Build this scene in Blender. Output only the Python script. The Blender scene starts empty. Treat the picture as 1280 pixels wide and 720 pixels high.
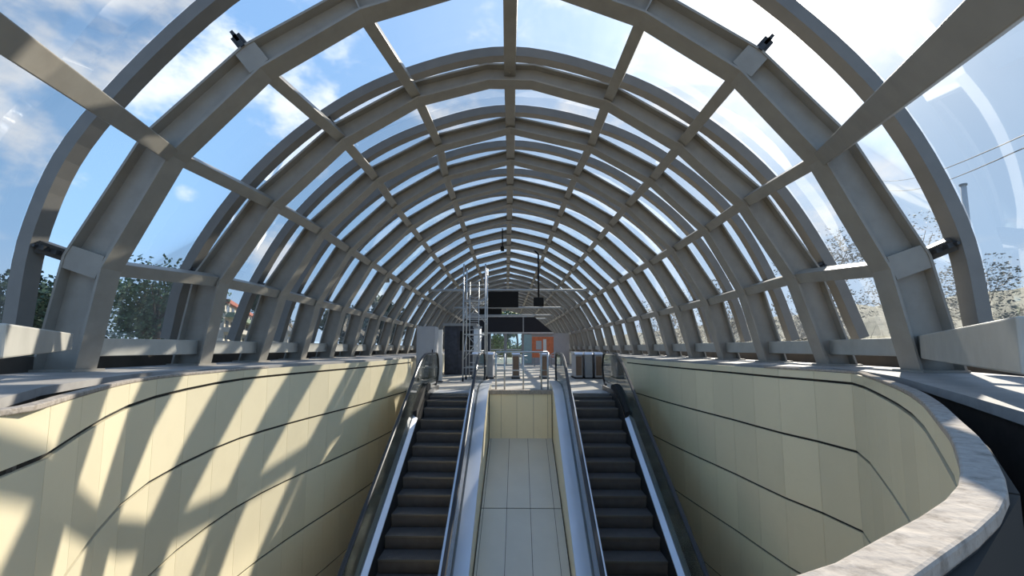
import bpy, bmesh, math, random
from mathutils import Vector, Matrix, noise
random.seed(7)
scene = bpy.context.scene
col = scene.collection
R = math.radians
V = Vector
CZ = 1.1                      # camera height above the landing floor

# ---------------------------------------------------------------- camera
cam_d = bpy.data.cameras.new('camera')
cam = bpy.data.objects.new('camera', cam_d); col.objects.link(cam)
cam_d.sensor_width = 36; cam_d.lens = 15.75
cam_d.shift_y = 20/1280
cam_d.clip_start = .02; cam_d.clip_end = 600
cam.location = (0, 0, CZ)
cam.rotation_euler = (R(90+5.6), 0, math.atan(8/560*math.cos(R(5.6))))
scene.camera = cam

# ---------------------------------------------------------------- look
scene.view_settings.view_transform = 'Standard'
scene.view_settings.look = 'None'
scene.view_settings.exposure = 1.3
scene.view_settings.gamma = 1
scene.view_settings.use_curve_mapping = False

# ---------------------------------------------------------------- sun and sky
SUN = V((.6385, .938, .773)).normalized()
sd = bpy.data.lights.new('sun', 'SUN'); sd.energy = 4.1; sd.angle = R(.6); sd.color = (1, .93, .80)
so = bpy.data.objects.new('sun', sd); col.objects.link(so)
so.rotation_euler = (-SUN).to_track_quat('-Z', 'Y').to_euler(); so.location = (40, 60, 50)

world = bpy.data.worlds.new('sky'); scene.world = world; world.use_nodes = True
wt = world.node_tree; wt.nodes.clear()
def WN(t, **k):
    n = wt.nodes.new(t)
    for a, b in k.items(): setattr(n, a, b)
    return n
def WL(a, b): wt.links.new(a, b)
def wmath(op, a, b=None, c=None):
    n = WN('ShaderNodeMath', operation=op)
    for i, v in enumerate((a, b, c)):
        if v is None: continue
        if hasattr(v, 'links'): WL(v, n.inputs[i])
        else: n.inputs[i].default_value = v
    return n.outputs[0]
def wdot(vec, d):
    n = WN('ShaderNodeVectorMath', operation='DOT_PRODUCT'); WL(vec, n.inputs[0]); n.inputs[1].default_value = d
    return n.outputs['Value']
def wmix(f, a, b):
    n = WN('ShaderNodeMix', data_type='RGBA')
    if hasattr(f, 'links'): WL(f, n.inputs[0])
    else: n.inputs[0].default_value = f
    for i, v in ((6, a), (7, b)):
        if hasattr(v, 'links'): WL(v, n.inputs[i])
        else: n.inputs[i].default_value = v
    return n.outputs[2]
tc = WN('ShaderNodeTexCoord'); D = tc.outputs['Generated']
sep = WN('ShaderNodeSeparateXYZ'); WL(D, sep.inputs[0])
elev = sep.outputs['Z']
ramp = WN('ShaderNodeValToRGB'); WL(elev, ramp.inputs[0])
cr = ramp.color_ramp
cr.elements[0].position = 0; cr.elements[0].color = (.32, .42, .54, 1)
cr.elements[1].position = .9; cr.elements[1].color = (.105, .20, .39, 1)
e = cr.elements.new(.18); e.color = (.19, .325, .51, 1)
e = cr.elements.new(.5); e.color = (.135, .25, .43, 1)
sdot = wdot(D, tuple(SUN))
s01 = wmath('MAXIMUM', sdot, 0.0)
broad = wmath('MULTIPLY', wmath('POWER', s01, 6.0), .60)
skyc = wmix(broad, ramp.outputs[0], (.50, .57, .66, 1))
# clouds: noise on the direction, with a few denser banks where the photograph has them
mp = WN('ShaderNodeMapping'); WL(D, mp.inputs[0]); mp.inputs['Scale'].default_value = (1, 1, 1.7)
nz = WN('ShaderNodeTexNoise'); WL(mp.outputs[0], nz.inputs['Vector'])
nz.inputs['Scale'].default_value = 6.0; nz.inputs['Detail'].default_value = 8; nz.inputs['Roughness'].default_value = .58
nv = nz.outputs['Fac']
banks = None
def pix(px, py):
    a = (px-640)/560; u = (380-py)/560
    p = R(5.6); y = math.cos(p)-u*math.sin(p); z = math.sin(p)+u*math.cos(p); w = math.atan(8/560*math.cos(p))
    return V((a*math.cos(w)-y*math.sin(w), a*math.sin(w)+y*math.cos(w), z))
for px, py, rad, amp in ((60, 5, 13, .26), (215, 75, 9, .26), (150, 30, 8, .2), (10, 110, 6, .22), (232, 243, 1.7, .26), (1085, 22, 7, .30), (345, 320, 4, .25),
                         (810, 130, 8, .15), (940, 150, 10, .17), (560, 135, 6, .14), (380, 140, 4, .12), (1010, 250, 12, .12), (730, 135, 5, .16)):
    d = pix(px, py).normalized()
    f = wmath('SUBTRACT', wdot(D, tuple(d)), math.cos(R(rad)))
    f = wmath('MULTIPLY', wmath('MAXIMUM', f, 0.0), amp/(1-math.cos(R(rad))))
    banks = f if banks is None else wmath('MAXIMUM', banks, f)
cl = wmath('ADD', nv, banks)
mr = WN('ShaderNodeMapRange'); WL(cl, mr.inputs[0]); mr.interpolation_type = 'SMOOTHSTEP'
mr.inputs[1].default_value = .56; mr.inputs[2].default_value = .78; mr.inputs[3].default_value = 0; mr.inputs[4].default_value = .85
back = wmath('MULTIPLY', wmath('MAXIMUM', wmath('ADD', wmath('MULTIPLY', sdot, -1.0), .2), 0.0), .25)
back = wmath('MINIMUM', back, .93)
skyc = wmix(back, skyc, (.02, .06, .16, 1))
skyc = wmix(mr.outputs[0], skyc, (.54, .55, .57, 1))
# the bright ring round the sun and its disc
glow = wmath('ADD', wmath('MULTIPLY', wmath('POWER', s01, 60.0), .55), wmath('MULTIPLY', wmath('POWER', s01, 900.0), 5.0))
gl = WN('ShaderNodeMix', data_type='RGBA', blend_type='ADD'); gl.inputs[0].default_value = 1
gc = WN('ShaderNodeVectorMath', operation='SCALE'); gc.inputs[0].default_value = (1, .93, .80); WL(glow, gc.inputs['Scale'])
WL(skyc, gl.inputs[6]); WL(gc.outputs[0], gl.inputs[7])
# the half of the sphere under the horizon
below = wmath('LESS_THAN', elev, -.02)
fin = wmix(below, gl.outputs[2], (.24, .235, .21, 1))
bg = WN('ShaderNodeBackground'); WL(fin, bg.inputs[0]); bg.inputs[1].default_value = .93
wo = WN('ShaderNodeOutputWorld'); WL(bg.outputs[0], wo.inputs[0])

# ---------------------------------------------------------------- materials
def mat(name, rgb, rough=.6, metal=0, var=.0, scale=6, bump=0, stretch=(1, 1, 1), spec=.5, island=0, dirt=None, dirt_amt=.3, dirt_scale=2.5):
    m = bpy.data.materials.new(name); m.use_nodes = True
    nt = m.node_tree; b = nt.nodes['Principled BSDF']
    b.inputs['Base Color'].default_value = (*rgb, 1); b.inputs['Roughness'].default_value = rough
    b.inputs['Metallic'].default_value = metal; b.inputs['Specular IOR Level'].default_value = spec
    c = None
    tcn = nt.nodes.new('ShaderNodeTexCoord'); mpn = nt.nodes.new('ShaderNodeMapping')
    nt.links.new(tcn.outputs['Object'], mpn.inputs[0]); mpn.inputs['Scale'].default_value = stretch
    n = nt.nodes.new('ShaderNodeTexNoise'); nt.links.new(mpn.outputs[0], n.inputs['Vector'])
    n.inputs['Scale'].default_value = scale; n.inputs['Detail'].default_value = 6
    def value(facsock, lo, hi, prev):
        r = nt.nodes.new('ShaderNodeMapRange'); nt.links.new(facsock, r.inputs[0])
        r.inputs[1].default_value = .25 if facsock == n.outputs['Fac'] else 0; r.inputs[2].default_value = .75 if facsock == n.outputs['Fac'] else 1
        r.inputs[3].default_value = lo; r.inputs[4].default_value = hi
        h = nt.nodes.new('ShaderNodeHueSaturation'); nt.links.new(r.outputs[0], h.inputs['Value'])
        if prev is None: h.inputs['Color'].default_value = (*rgb, 1)
        else: nt.links.new(prev, h.inputs['Color'])
        return h.outputs[0]
    if var: c = value(n.outputs['Fac'], 1-var, 1+var, c)
    if island:
        g = nt.nodes.new('ShaderNodeNewGeometry'); c = value(g.outputs['Random Per Island'], 1-island, 1+island, c)
    if dirt:
        n2 = nt.nodes.new('ShaderNodeTexNoise'); nt.links.new(tcn.outputs['Object'], n2.inputs['Vector'])
        n2.inputs['Scale'].default_value = dirt_scale; n2.inputs['Detail'].default_value = 10; n2.inputs['Roughness'].default_value = .7
        r2 = nt.nodes.new('ShaderNodeMapRange'); nt.links.new(n2.outputs['Fac'], r2.inputs[0])
        r2.inputs[1].default_value = .5; r2.inputs[2].default_value = .75; r2.inputs[4].default_value = dirt_amt
        mx = nt.nodes.new('ShaderNodeMix'); mx.data_type = 'RGBA'; nt.links.new(r2.outputs[0], mx.inputs[0])
        if c: nt.links.new(c, mx.inputs[6])
        else: mx.inputs[6].default_value = (*rgb, 1)
        mx.inputs[7].default_value = (*dirt, 1); c = mx.outputs[2]
    if c: nt.links.new(c, b.inputs['Base Color'])
    if bump:
        bp = nt.nodes.new('ShaderNodeBump'); bp.inputs['Strength'].default_value = bump; bp.inputs['Distance'].default_value = .02
        nt.links.new(n.outputs['Fac'], bp.inputs['Height']); nt.links.new(bp.outputs[0], b.inputs['Normal'])
    return m

def glass_mat(name, tint, dust_lo, dust_hi, gloss, scale, stretch, seed=0):
    m = bpy.data.materials.new(name); m.use_nodes = True
    nt = m.node_tree; nt.nodes.clear()
    N = nt.nodes.new; L = nt.links.new
    out = N('ShaderNodeOutputMaterial')
    tr = N('ShaderNodeBsdfTransparent'); tr.inputs[0].default_value = (*tint, 1)
    gs = N('ShaderNodeBsdfGlossy'); gs.inputs['Roughness'].default_value = .03
    fr = N('ShaderNodeFresnel'); fr.inputs[0].default_value = 1.45
    fm = N('ShaderNodeMath'); fm.operation = 'MULTIPLY'; L(fr.outputs[0], fm.inputs[0]); fm.inputs[1].default_value = gloss
    m1 = N('ShaderNodeMixShader'); L(fm.outputs[0], m1.inputs[0]); L(tr.outputs[0], m1.inputs[1]); L(gs.outputs[0], m1.inputs[2])
    tcn = N('ShaderNodeTexCoord'); mpn = N('ShaderNodeMapping'); L(tcn.outputs['Object'], mpn.inputs[0])
    mpn.inputs['Scale'].default_value = stretch; mpn.inputs['Location'].default_value = (seed, seed*2, 0)
    n1 = N('ShaderNodeTexNoise'); L(mpn.outputs[0], n1.inputs['Vector']); n1.inputs['Scale'].default_value = scale; n1.inputs['Detail'].default_value = 9; n1.inputs['Roughness'].default_value = .65
    r1 = N('ShaderNodeMapRange'); L(n1.outputs['Fac'], r1.inputs[0]); r1.inputs[1].default_value = .4; r1.inputs[2].default_value = .72
    r1.inputs[3].default_value = dust_lo; r1.inputs[4].default_value = dust_hi
    tl = N('ShaderNodeBsdfTranslucent'); tl.inputs[0].default_value = (.85, .86, .88, 1)
    df = N('ShaderNodeBsdfDiffuse'); df.inputs[0].default_value = (.5, .49, .46, 1)
    m3 = N('ShaderNodeMixShader'); m3.inputs[0].default_value = .3; L(tl.outputs[0], m3.inputs[1]); L(df.outputs[0], m3.inputs[2])
    m2 = N('ShaderNodeMixShader'); L(r1.outputs[0], m2.inputs[0]); L(m1.outputs[0], m2.inputs[1]); L(m3.outputs[0], m2.inputs[2])
    L(m2.outputs[0], out.inputs[0])
    return m

M = {}
M['steel'] = mat('painted_steel', (.29, .268, .232), .42, 0, .10, 5, .03, dirt=(.16, .13, .10), dirt_amt=.30, dirt_scale=1.6)
M['arch'] = mat('arch_paint', (.19, .18, .165), .45, 0, .08, 5)
M['bracket'] = mat('dark_bracket', (.05, .052, .055), .5, .3, .1, 8)
M['beam'] = mat('beam_paint', (.46, .44, .39), .5, 0, .10, 4, dirt=(.2, .17, .13), dirt_amt=.25)
M['panel'] = mat('cream_panel', (.77, .68, .48), .30, 0, .04, 1.2, 0, island=.05, dirt=(.5, .43, .28), dirt_amt=.25, dirt_scale=1.2)
M['joint'] = mat('panel_joint', (.025, .022, .018), .9)
M['coping'] = mat('stone_coping', (.37, .325, .28), .95, 0, .2, 25, .35, spec=.12, dirt=(.10, .08, .06), dirt_amt=.8, dirt_scale=24)
M['ledge'] = mat('ledge_stone', (.36, .34, .32), .7, 0, .12, 5, .1, dirt=(.17, .15, .13), dirt_amt=.5, dirt_scale=3)
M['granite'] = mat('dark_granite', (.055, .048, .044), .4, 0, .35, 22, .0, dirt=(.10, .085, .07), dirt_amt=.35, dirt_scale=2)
M['kerb'] = mat('brown_kerb', (.075, .062, .05), .8, 0, .25, 4, .1)
M['tile'] = mat('grey_tile', (.60, .56, .47), .28, 0, .05, 2, 0, island=.03)
M['floor'] = mat('landing_stone', (.42, .39, .34), .45, 0, .10, 5)
M['pitfloor'] = mat('pit_floor', (.20, .19, .18), .6, 0, .1, 4)
M['steelbright'] = mat('brushed_stainless', (.66, .68, .72), .38, .8, .06, 3, 0, (1, .3, 1))
M['skirt'] = mat('skirt_black', (.035, .034, .034), .4, .2, .1, 6)
M['step'] = mat('step_dark', (.105, .095, .09), .5, .05, .15, 8)
M['stepedge'] = mat('step_edge', (.16, .155, .15), .35, .5)
M['rubber'] = mat('black_rubber', (.012, .012, .013), .32, 0)
M['deckblack'] = mat('black_deck', (.014, .013, .013), .8, 0, .3, 30, .4)
M['frame'] = mat('grey_metal', (.30, .31, .32), .4, .6, .08, 6)
M['pipe'] = mat('galvanised_pipe', (.50, .52, .53), .38, .6, .08, 6)
M['cabinet'] = mat('cabinet_grey', (.42, .42, .43), .5, 0, .05, 3)
M['kiosk'] = mat('dark_blue_mesh', (.045, .05, .065), .6, 0, .35, 9)
M['white'] = mat('white_paint', (.70, .70, .68), .5, 0, .05, 3)
M['black'] = mat('black_plastic', (.006, .006, .007), .6, spec=.2)
M['screen'] = mat('dark_screen', (.004, .0045, .005), .35, spec=.2)
M['fascia'] = mat('dark_fascia', (.012, .012, .016), .7, 0, .15, 3)
M['brown'] = mat('brown_panel', (.19, .12, .075), .45, 0, .15, 5)
M['orange'] = mat('orange_board', (.62, .17, .07), .5, 0, .2, 6)
M['teal'] = mat('teal_panel', (.30, .46, .46), .35, 0, .1, 3)
M['lamp'] = mat('lamp_housing', (.40, .41, .41), .7, 0)
M['bark'] = mat('bark', (.09, .07, .05), .9, 0, .3, 12, .5)
M['leaf'] = mat('leaf_green', (.055, .105, .03), .55, 0, 0, 1, 0, island=.5)
M['leafdark'] = mat('leaf_dark', (.032, .060, .028), .6, 0, 0, 1, 0, island=.5)
M['leafgreen'] = mat('leaf_mid', (.075, .12, .055), .6, 0, 0, 1, 0, island=.5)
M['leafdry'] = mat('leaf_dry', (.20, .17, .11), .7, 0, 0, 1, 0, island=.4)
M['leafyellow'] = mat('leaf_light', (.15, .19, .04), .6, 0, 0, 1, 0, island=.5)
M['hill'] = mat('dry_hill', (.25, .23, .16), .95, 0, .35, 2.2, .6, dirt=(.07, .085, .035), dirt_amt=.8, dirt_scale=1.3)
M['ground'] = mat('asphalt', (.17, .165, .155), .9, 0, .2, 2)
M['wallbeige'] = mat('render_beige', (.47, .42, .34), .85, 0, .1, 1)
M['bandgreen'] = mat('balcony_green', (.20, .25, .17), .8, 0, .1, 2)
M['roofred'] = mat('roof_red', (.36, .11, .07), .8, 0, .2, 3)
M['windowdark'] = mat('window_dark', (.03, .035, .04), .2)
M['wire'] = mat('cable', (.03, .03, .03), .6)
M['glassL'] = glass_mat('roof_glass_clean', (.96, .98, .99), .002, .03, .4, 1.1, (1, .6, .35))
M['glassR'] = glass_mat('roof_glass_dusty', (.97, .98, .985), .025, .115, .35, 1.6, (1, .5, .3), 3)
M['balglass'] = glass_mat('balustrade_glass', (.78, .87, .82), .03, .08, 1.0, 2, (1, 1, 1))
M['doorglass'] = glass_mat('door_glass', (.85, .92, .90), .01, .05, 1.0, 2, (1, 1, 1))

# ---------------------------------------------------------------- helpers
def tag(o, label=None, cat=None, group=None, kind=None):
    if label: o['label'] = label
    if cat: o['category'] = cat
    if group: o['group'] = group
    if kind: o['kind'] = kind
    return o
def empty(name, loc=(0, 0, 0), label=None, cat=None, group=None):
    o = bpy.data.objects.new(name, None); col.objects.link(o); o.location = loc; o.empty_display_size = .1
    return tag(o, label, cat, group)
class MB:
    def __init__(s): s.v = []; s.f = []; s.m = []
    def quad(s, *p, m=0):
        n = len(s.v); s.v += [V(q) for q in p]; s.f.append(tuple(range(n, n+len(p)))); s.m.append(m); return s
    def poly_prism(s, pts, off, m=0):
        """closed polygon pts extruded by vector off"""
        n = len(s.v); k = len(pts); off = V(off)
        s.v += [V(p) for p in pts] + [V(p)+off for p in pts]
        s.f.append(tuple(range(n+k-1, n-1, -1))); s.f.append(tuple(range(n+k, n+2*k)))
        for i in range(k): j = (i+1) % k; s.f.append((n+i, n+j, n+k+j, n+k+i))
        s.m += [m]*(k+2); return s
    def box(s, x0, x1, y0, y1, z0, z1, m=0):
        return s.poly_prism([(x0, y0, z0), (x1, y0, z0), (x1, y1, z0), (x0, y1, z0)], (0, 0, z1-z0), m)
    def hexa(s, a, b, m=0):
        """two matching quads a, b"""
        n = len(s.v); s.v += [V(p) for p in a]+[V(p) for p in b]
        k = len(a)
        s.f.append(tuple(range(n+k-1, n-1, -1))); s.f.append(tuple(range(n+k, n+2*k)))
        for i in range(k): j = (i+1) % k; s.f.append((n+i, n+j, n+k+j, n+k+i))
        s.m += [m]*(k+2); return s
    def beam(s, A, B, w, h, up=(0, 0, 1), m=0):
        A = V(A); B = V(B); d = (B-A).normalized(); up = V(up); x = d.cross(up).normalized(); z = x.cross(d).normalized()
        q = [x*w/2*a+z*h/2*b for a, b in ((-1, -1), (1, -1), (1, 1), (-1, 1))]
        return s.hexa([A+p for p in q], [B+p for p in q], m)
    def tube(s, pts, r, n=8, m=0, cap=True):
        pts = [V(p) for p in pts]; base = len(s.v)
        up = V((0, 0, 1))
        for i, p in enumerate(pts):
            d = (pts[min(i+1, len(pts)-1)]-pts[max(i-1, 0)]).normalized()
            u = up if abs(d.dot(up)) < .95 else V((1, 0, 0))
            x = d.cross(u).normalized(); z = x.cross(d).normalized()
            rr = r[i] if isinstance(r, (list, tuple)) else r
            s.v += [p+(x*math.cos(2*math.pi*k/n)+z*math.sin(2*math.pi*k/n))*rr for k in range(n)]
        for i in range(len(pts)-1):
            for k in range(n):
                a = base+i*n+k; b = base+i*n+(k+1) % n; s.f.append((a, b, b+n, a+n)); s.m.append(m)
        if cap:
            s.f.append(tuple(base+k for k in range(n))); s.f.append(tuple(base+(len(pts)-1)*n+k for k in reversed(range(n)))); s.m += [m, m]
        return s
    def sweep(s, secs, m=0, closed_sec=True):
        """list of matching cross-section point lists"""
        base = len(s.v); k = len(secs[0])
        for q in secs: s.v += [V(p) for p in q]
        for i in range(len(secs)-1):
            for j in range(k if closed_sec else k-1):
                a = base+i*k+j; b = base+i*k+(j+1) % k; s.f.append((a, b, b+k, a+k)); s.m.append(m)
        if closed_sec:
            s.f.append(tuple(base+j for j in reversed(range(k)))); s.f.append(tuple(base+(len(secs)-1)*k+j for j in range(k))); s.m += [m, m]
        return s
    def build(s, name, mats, parent=None, smooth=False, bevel=0, loc=None):
        me = bpy.data.meshes.new(name)
        off = V((0, 0, 0))
        if parent is not None:
            p = parent
            while p is not None: off += p.location; p = p.parent
        elif loc is not None: off = V(loc)
        me.from_pydata([tuple(v-off) for v in s.v], [], s.f)
        if not isinstance(mats, (list, tuple)): mats = [mats]
        for x in mats: me.materials.append(x)
        for i, p in enumerate(me.polygons): p.material_index = s.m[i]; p.use_smooth = smooth
        bm = bmesh.new(); bm.from_mesh(me); bmesh.ops.recalc_face_normals(bm, faces=bm.faces); bm.to_mesh(me); bm.free()
        o = bpy.data.objects.new(name, me); col.objects.link(o)
        if parent is not None: o.parent = parent
        elif loc is not None: o.location = loc
        if bevel:
            b = o.modifiers.new('bevel', 'BEVEL'); b.width = bevel; b.segments = 2; b.limit_method = 'ANGLE'
        return o
def structure(o): o['kind'] = 'structure'; return o
def ordinal(i):
    return ['nearest', 'second', 'third', 'fourth', 'fifth', 'sixth', 'seventh', 'eighth', 'ninth', 'tenth', 'eleventh', 'twelfth', 'thirteenth', 'fourteenth',
            'fifteenth', 'sixteenth', 'seventeenth', 'eighteenth', 'nineteenth', 'twentieth', 'twenty-first', 'twenty-second', 'twenty-third', 'twenty-fourth', 'twenty-fifth', 'twenty-sixth', 'twenty-seventh', 'twenty-eighth', 'twenty-ninth', 'thirtieth', 'thirty-first', 'thirty-second'][i]
def ray_y(px, py, y):
    d = pix(px, py); d = d*(y/d.y); return V((d.x, d.y, d.z+CZ))
def ray_z(px, py, z):
    d = pix(px, py); d = d*((z-CZ)/d.z); return V((d.x, d.y, d.z+CZ))

# ================================================================ SETTING
RIMZ = .84            # top of the pit wall and of the coping
PITZ = -3.6
planR = [(2.95, 12.4), (3.05, 11.2), (3.15, 9.8), (3.3, 8.5), (3.45, 7.4), (3.56, 6.3)]
planR += [tuple(ray_z(x, y, RIMZ).xy) for x, y in ((1060, 463.5), (1082, 468), (1122, 482), (1150, 498), (1174, 525), (1191, 547), (1203, 591), (1183, 625), (1106, 670), (1003, 719))]
planR += [(0, .42)]
planL = [(-2.95, 12.4), (-3.05, 11.2), (-3.15, 9.8), (-3.3, 8.5), (-3.48, 7.2), (-3.56, 6.1)]
planL += [tuple(ray_z(x, y, RIMZ).xy) for x, y in ((258, 464), (205, 469), (157, 476), (101, 490), (44, 506), (-6, 513.5))]
planL += [(-1.95, 1.35), (-1.55, .8), (-1.1, .5), (-.6, .38), (0, .42)]
tiers = [RIMZ-.03, .70, -.05, -.90, -1.78, -2.7, PITZ]
def catmull(pts, n=6):
    out = []
    P = [pts[0]*2-pts[1]]+pts+[pts[-1]*2-pts[-2]]
    for i in range(1, len(P)-2):
        for j in range(n):
            t = j/n; a, b, c, d = P[i-1], P[i], P[i+1], P[i+2]
            out.append(.5*((2*b)+(c-a)*t+(2*a-5*b+4*c-d)*t*t+(3*b-a-3*c+d)*t**3))
    out.append(pts[-1]); return out
def resample(pts, k):
    L = [0]
    for p, q in zip(pts[:-1], pts[1:]): L.append(L[-1]+(q-p).length)
    out = []
    for i in range(k):
        t = L[-1]*i/(k-1); j = 0
        while j < len(L)-2 and L[j+1] < t: j += 1
        f = (t-L[j])/max(L[j+1]-L[j], 1e-6); out.append(pts[j].lerp(pts[j+1], f))
    return out
def smooth_plan(plan):
    c = catmull([V((*p, 0)) for p in plan], 6)
    L = sum((q-p).length for p, q in zip(c[:-1], c[1:]))
    fine = [tuple(p.xy) for p in resample(c, int(L/.14)+1)]
    return fine, [tuple(p.xy) for p in resample(c, int(round(L/.56))+1)]
fineR, planR = smooth_plan(planR); fineL, planL = smooth_plan(planL)
def drop(p, t):
    return -(0, .12, .16, .20, .24, .27, 0)[t]*min(1.2, max(0, (5.5-p.y)/3)) if p.x < 0 and 0 < t < 6 else 0
def pit_wall(name, plan):
    mb = MB(); g = .015
    for i in range(len(plan)-1):
        a, b = V((*plan[i], 0)), V((*plan[i+1], 0)); d = (b-a); L = d.length; d.normalize()
        n = V((-d.y, d.x, 0));  mid = (a+b)/2
        if n.dot(V((0, 7, 0))-mid) > 0: n = -n      # n points away from the pit
        gg = .002
        a2 = a+d*gg; b2 = b-d*gg
        for t in range(len(tiers)-1):
            z1 = tiers[t]-(g if t else 0); z0 = tiers[t+1]+g
            q = [a2+V((0, 0, z0+drop(a, t+1))), b2+V((0, 0, z0+drop(b, t+1))), b2+V((0, 0, z1+drop(b, t))), a2+V((0, 0, z1+drop(a, t)))]
            mb.hexa(q, [p+n*.03 for p in q], 0)
        mb.hexa([a+n*.022+V((0, 0, PITZ)), b+n*.022+V((0, 0, PITZ)), b+n*.022+V((0, 0, RIMZ-.032)), a+n*.022+V((0, 0, RIMZ-.032))],
                [a+n*.08+V((0, 0, PITZ)), b+n*.08+V((0, 0, PITZ)), b+n*.08+V((0, 0, RIMZ-.032)), a+n*.08+V((0, 0, RIMZ-.032))], 1)
    return structure(mb.build(name, [M['panel'], M['joint']]))
pit_wall('wall_right', planR); pit_wall('wall_left', planL)

def offset_plan(plan, d):
    out = []
    for i, p in enumerate(plan):
        a = V((*plan[max(i-1, 0)], 0)); b = V((*plan[min(i+1, len(plan)-1)], 0)); t = (b-a).normalized(); n = V((-t.y, t.x, 0))
        if n.dot(V((0, 7, 0))-V((*p, 0))) > 0: n = -n
        if i == len(plan)-1 and abs(p[0]) < .01: n = V((0, -1, 0))
        q = V((*p, 0))+n*d; out.append(q)
    return out
rim = [p for p in fineR if p[1] < 6.6]+[p for p in reversed(fineL[:-1]) if p[1] < 6.4]
def rim_strip(d0, d1, z0, z1, name, m, bev=0):
    a = offset_plan(rim, d0); b = offset_plan(rim, d1)
    mb = MB(); secs = []
    for p, q in zip(a, b): secs.append([p+V((0, 0, z0)), p+V((0, 0, z1)), q+V((0, 0, z1)), q+V((0, 0, z0))])
    mb.sweep(secs)
    return structure(mb.build(name, m, bevel=bev))
rim_strip(-.004, .062, RIMZ-.028, RIMZ, 'trim_1', M['coping'], .006)
rim_strip(.050, .058, 0, RIMZ-.029, 'wall_front', M['granite'])

# ledge (outer parapet) the steel frame stands on: shelf top plus dark inner face
ledR = [(5.2, 37), (5.2, 8), (5.05, 5.6), (3.95, 3.1), (2.75, 1.2), (2.1, .1)]
inR = [(3.16, 10.2), (3.42, 8.4), (3.62, 7.0), (3.72, 6.4)]+[tuple(ray_z(x, y, RIMZ+.005).xy) for x, y in ((1042, 460), (1080, 464), (1122, 471), (1203, 493), (1280, 515), (1400, 550))]
inL = [(-3.16, 10.2), (-3.42, 8.4), (-3.66, 7.0), (-3.72, 6.4)]+[tuple(ray_z(x, y, RIMZ+.005).xy) for x, y in ((250, 461.5), (190, 465), (129, 472), (52, 484), (0, 498), (-120, 525))]
outR = [(5.25, 10.2), (5.25, 8.4), (5.25, 7), (5.2, 6.4), (5.15, 5.75), (5.0, 4.9), (4.7, 4.12), (3.55, 2.3), (2.9, 1.5), (2.3, .6)]
outL = [(-5.4, 10.2), (-5.4, 8.4), (-5.4, 7), (-5.4, 6.4), (-5.4, 5.6), (-5.3, 4.8), (-5.0, 3.9), (-4.3, 2.75), (-3.8, 2.1), (-2.9, 1.1)]
def ledge(name, i, o):
    mb = MB(); secs = [[V((*a, RIMZ-.05)), V((*a, RIMZ+.005)), V((*b, RIMZ+.005)), V((*b, RIMZ-.05))] for a, b in zip(i, o)]
    mb.sweep(secs)
    # straight run along the hall
    x0 = i[0][0]; x1 = o[0][0]
    mb.hexa([(x0, 10.2, RIMZ-.05), (x1, 10.2, RIMZ-.05), (x1, 10.2, RIMZ+.005), (x0, 10.2, RIMZ+.005)],
            [(math.copysign(3.9, x0), 52, RIMZ-.05), (x1, 52, RIMZ-.05), (x1, 52, RIMZ+.005), (math.copysign(3.9, x0), 52, RIMZ+.005)])
    return structure(mb.build(name, M['ledge']))
ledge('trim_2', inR, outR); ledge('trim_3', inL, outL)
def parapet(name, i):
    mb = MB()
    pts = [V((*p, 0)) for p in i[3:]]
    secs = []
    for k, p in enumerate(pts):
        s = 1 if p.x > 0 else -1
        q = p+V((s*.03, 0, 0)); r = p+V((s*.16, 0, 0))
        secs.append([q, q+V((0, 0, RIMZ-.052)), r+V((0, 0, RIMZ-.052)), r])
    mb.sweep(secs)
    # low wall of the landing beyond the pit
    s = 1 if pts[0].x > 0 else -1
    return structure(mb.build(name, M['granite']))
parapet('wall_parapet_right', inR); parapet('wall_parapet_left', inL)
for s, nm in ((1, 'right'), (-1, 'left')):
    mb = MB(); mb.hexa([(s*3.03, 12.42, 0), (s*3.13, 12.42, 0), (s*3.23, 12.42, RIMZ-.051), (s*3.23, 12.42, RIMZ-.051)] if 0 else
                       [(s*3.3, 12.45, 0), (s*3.45, 12.45, 0), (s*3.45, 12.45, RIMZ-.051), (s*3.3, 12.45, RIMZ-.051)],
                       [(s*3.95, 51.9, 0), (s*4.1, 51.9, 0), (s*4.1, 51.9, RIMZ-.051), (s*3.95, 51.9, RIMZ-.051)])
    structure(mb.build('wall_hall_'+nm, M['panel']))
    # kerb behind the base beam
    mb = MB()
    o = outR if s > 0 else outL
    pts = [V((s*abs(o[0][0])-s*.12, 52, 0))]+[V((p[0]-s*.12, p[1], 0)) for p in o]
    mb.sweep([[p+V((0, 0, -.2)), p+V((0, 0, RIMZ+.17)), p+V((s*.1, 0, RIMZ+.17)), p+V((s*.1, 0, -.2))] for p in pts])
    structure(mb.build('trim_4' if s > 0 else 'trim_5', M['kerb']))

# landing floor, pit floor, ground outside
LY = 11.0
mb = MB(); mb.box(-.78, .88, LY, 52, -.25, 0)
mb.box(-2.95, -.78, 11.9, 52, -.25, 0); mb.box(.88, 2.95, 11.9, 52, -.25, 0)
mb.box(-4.1, -2.95, 12.42, 52, -.25, 0); mb.box(2.95, 4.1, 12.42, 52, -.25, 0)
structure(mb.build('floor', M['floor']))
mb = MB(); mb.box(-3.7, 3.7, .3, 12.5, PITZ-.2, PITZ); structure(mb.build('floor_pit', M['pitfloor']))
mb = MB(); mb.box(-2.9, 2.9, 12.35, 12.42, PITZ, -.255); structure(mb.build('wall_pit_end', M['panel']))
mb = MB()
for (x0, x1, y0, y1) in ((-90, -5.25, -6, 160), (5.3, 90, -6, 160), (-5.25, 5.3, 52, 160)):
    mb.box(x0, x1, y0, y1, -.6, -.3)
structure(mb.build('ground', M['ground']))
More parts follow.
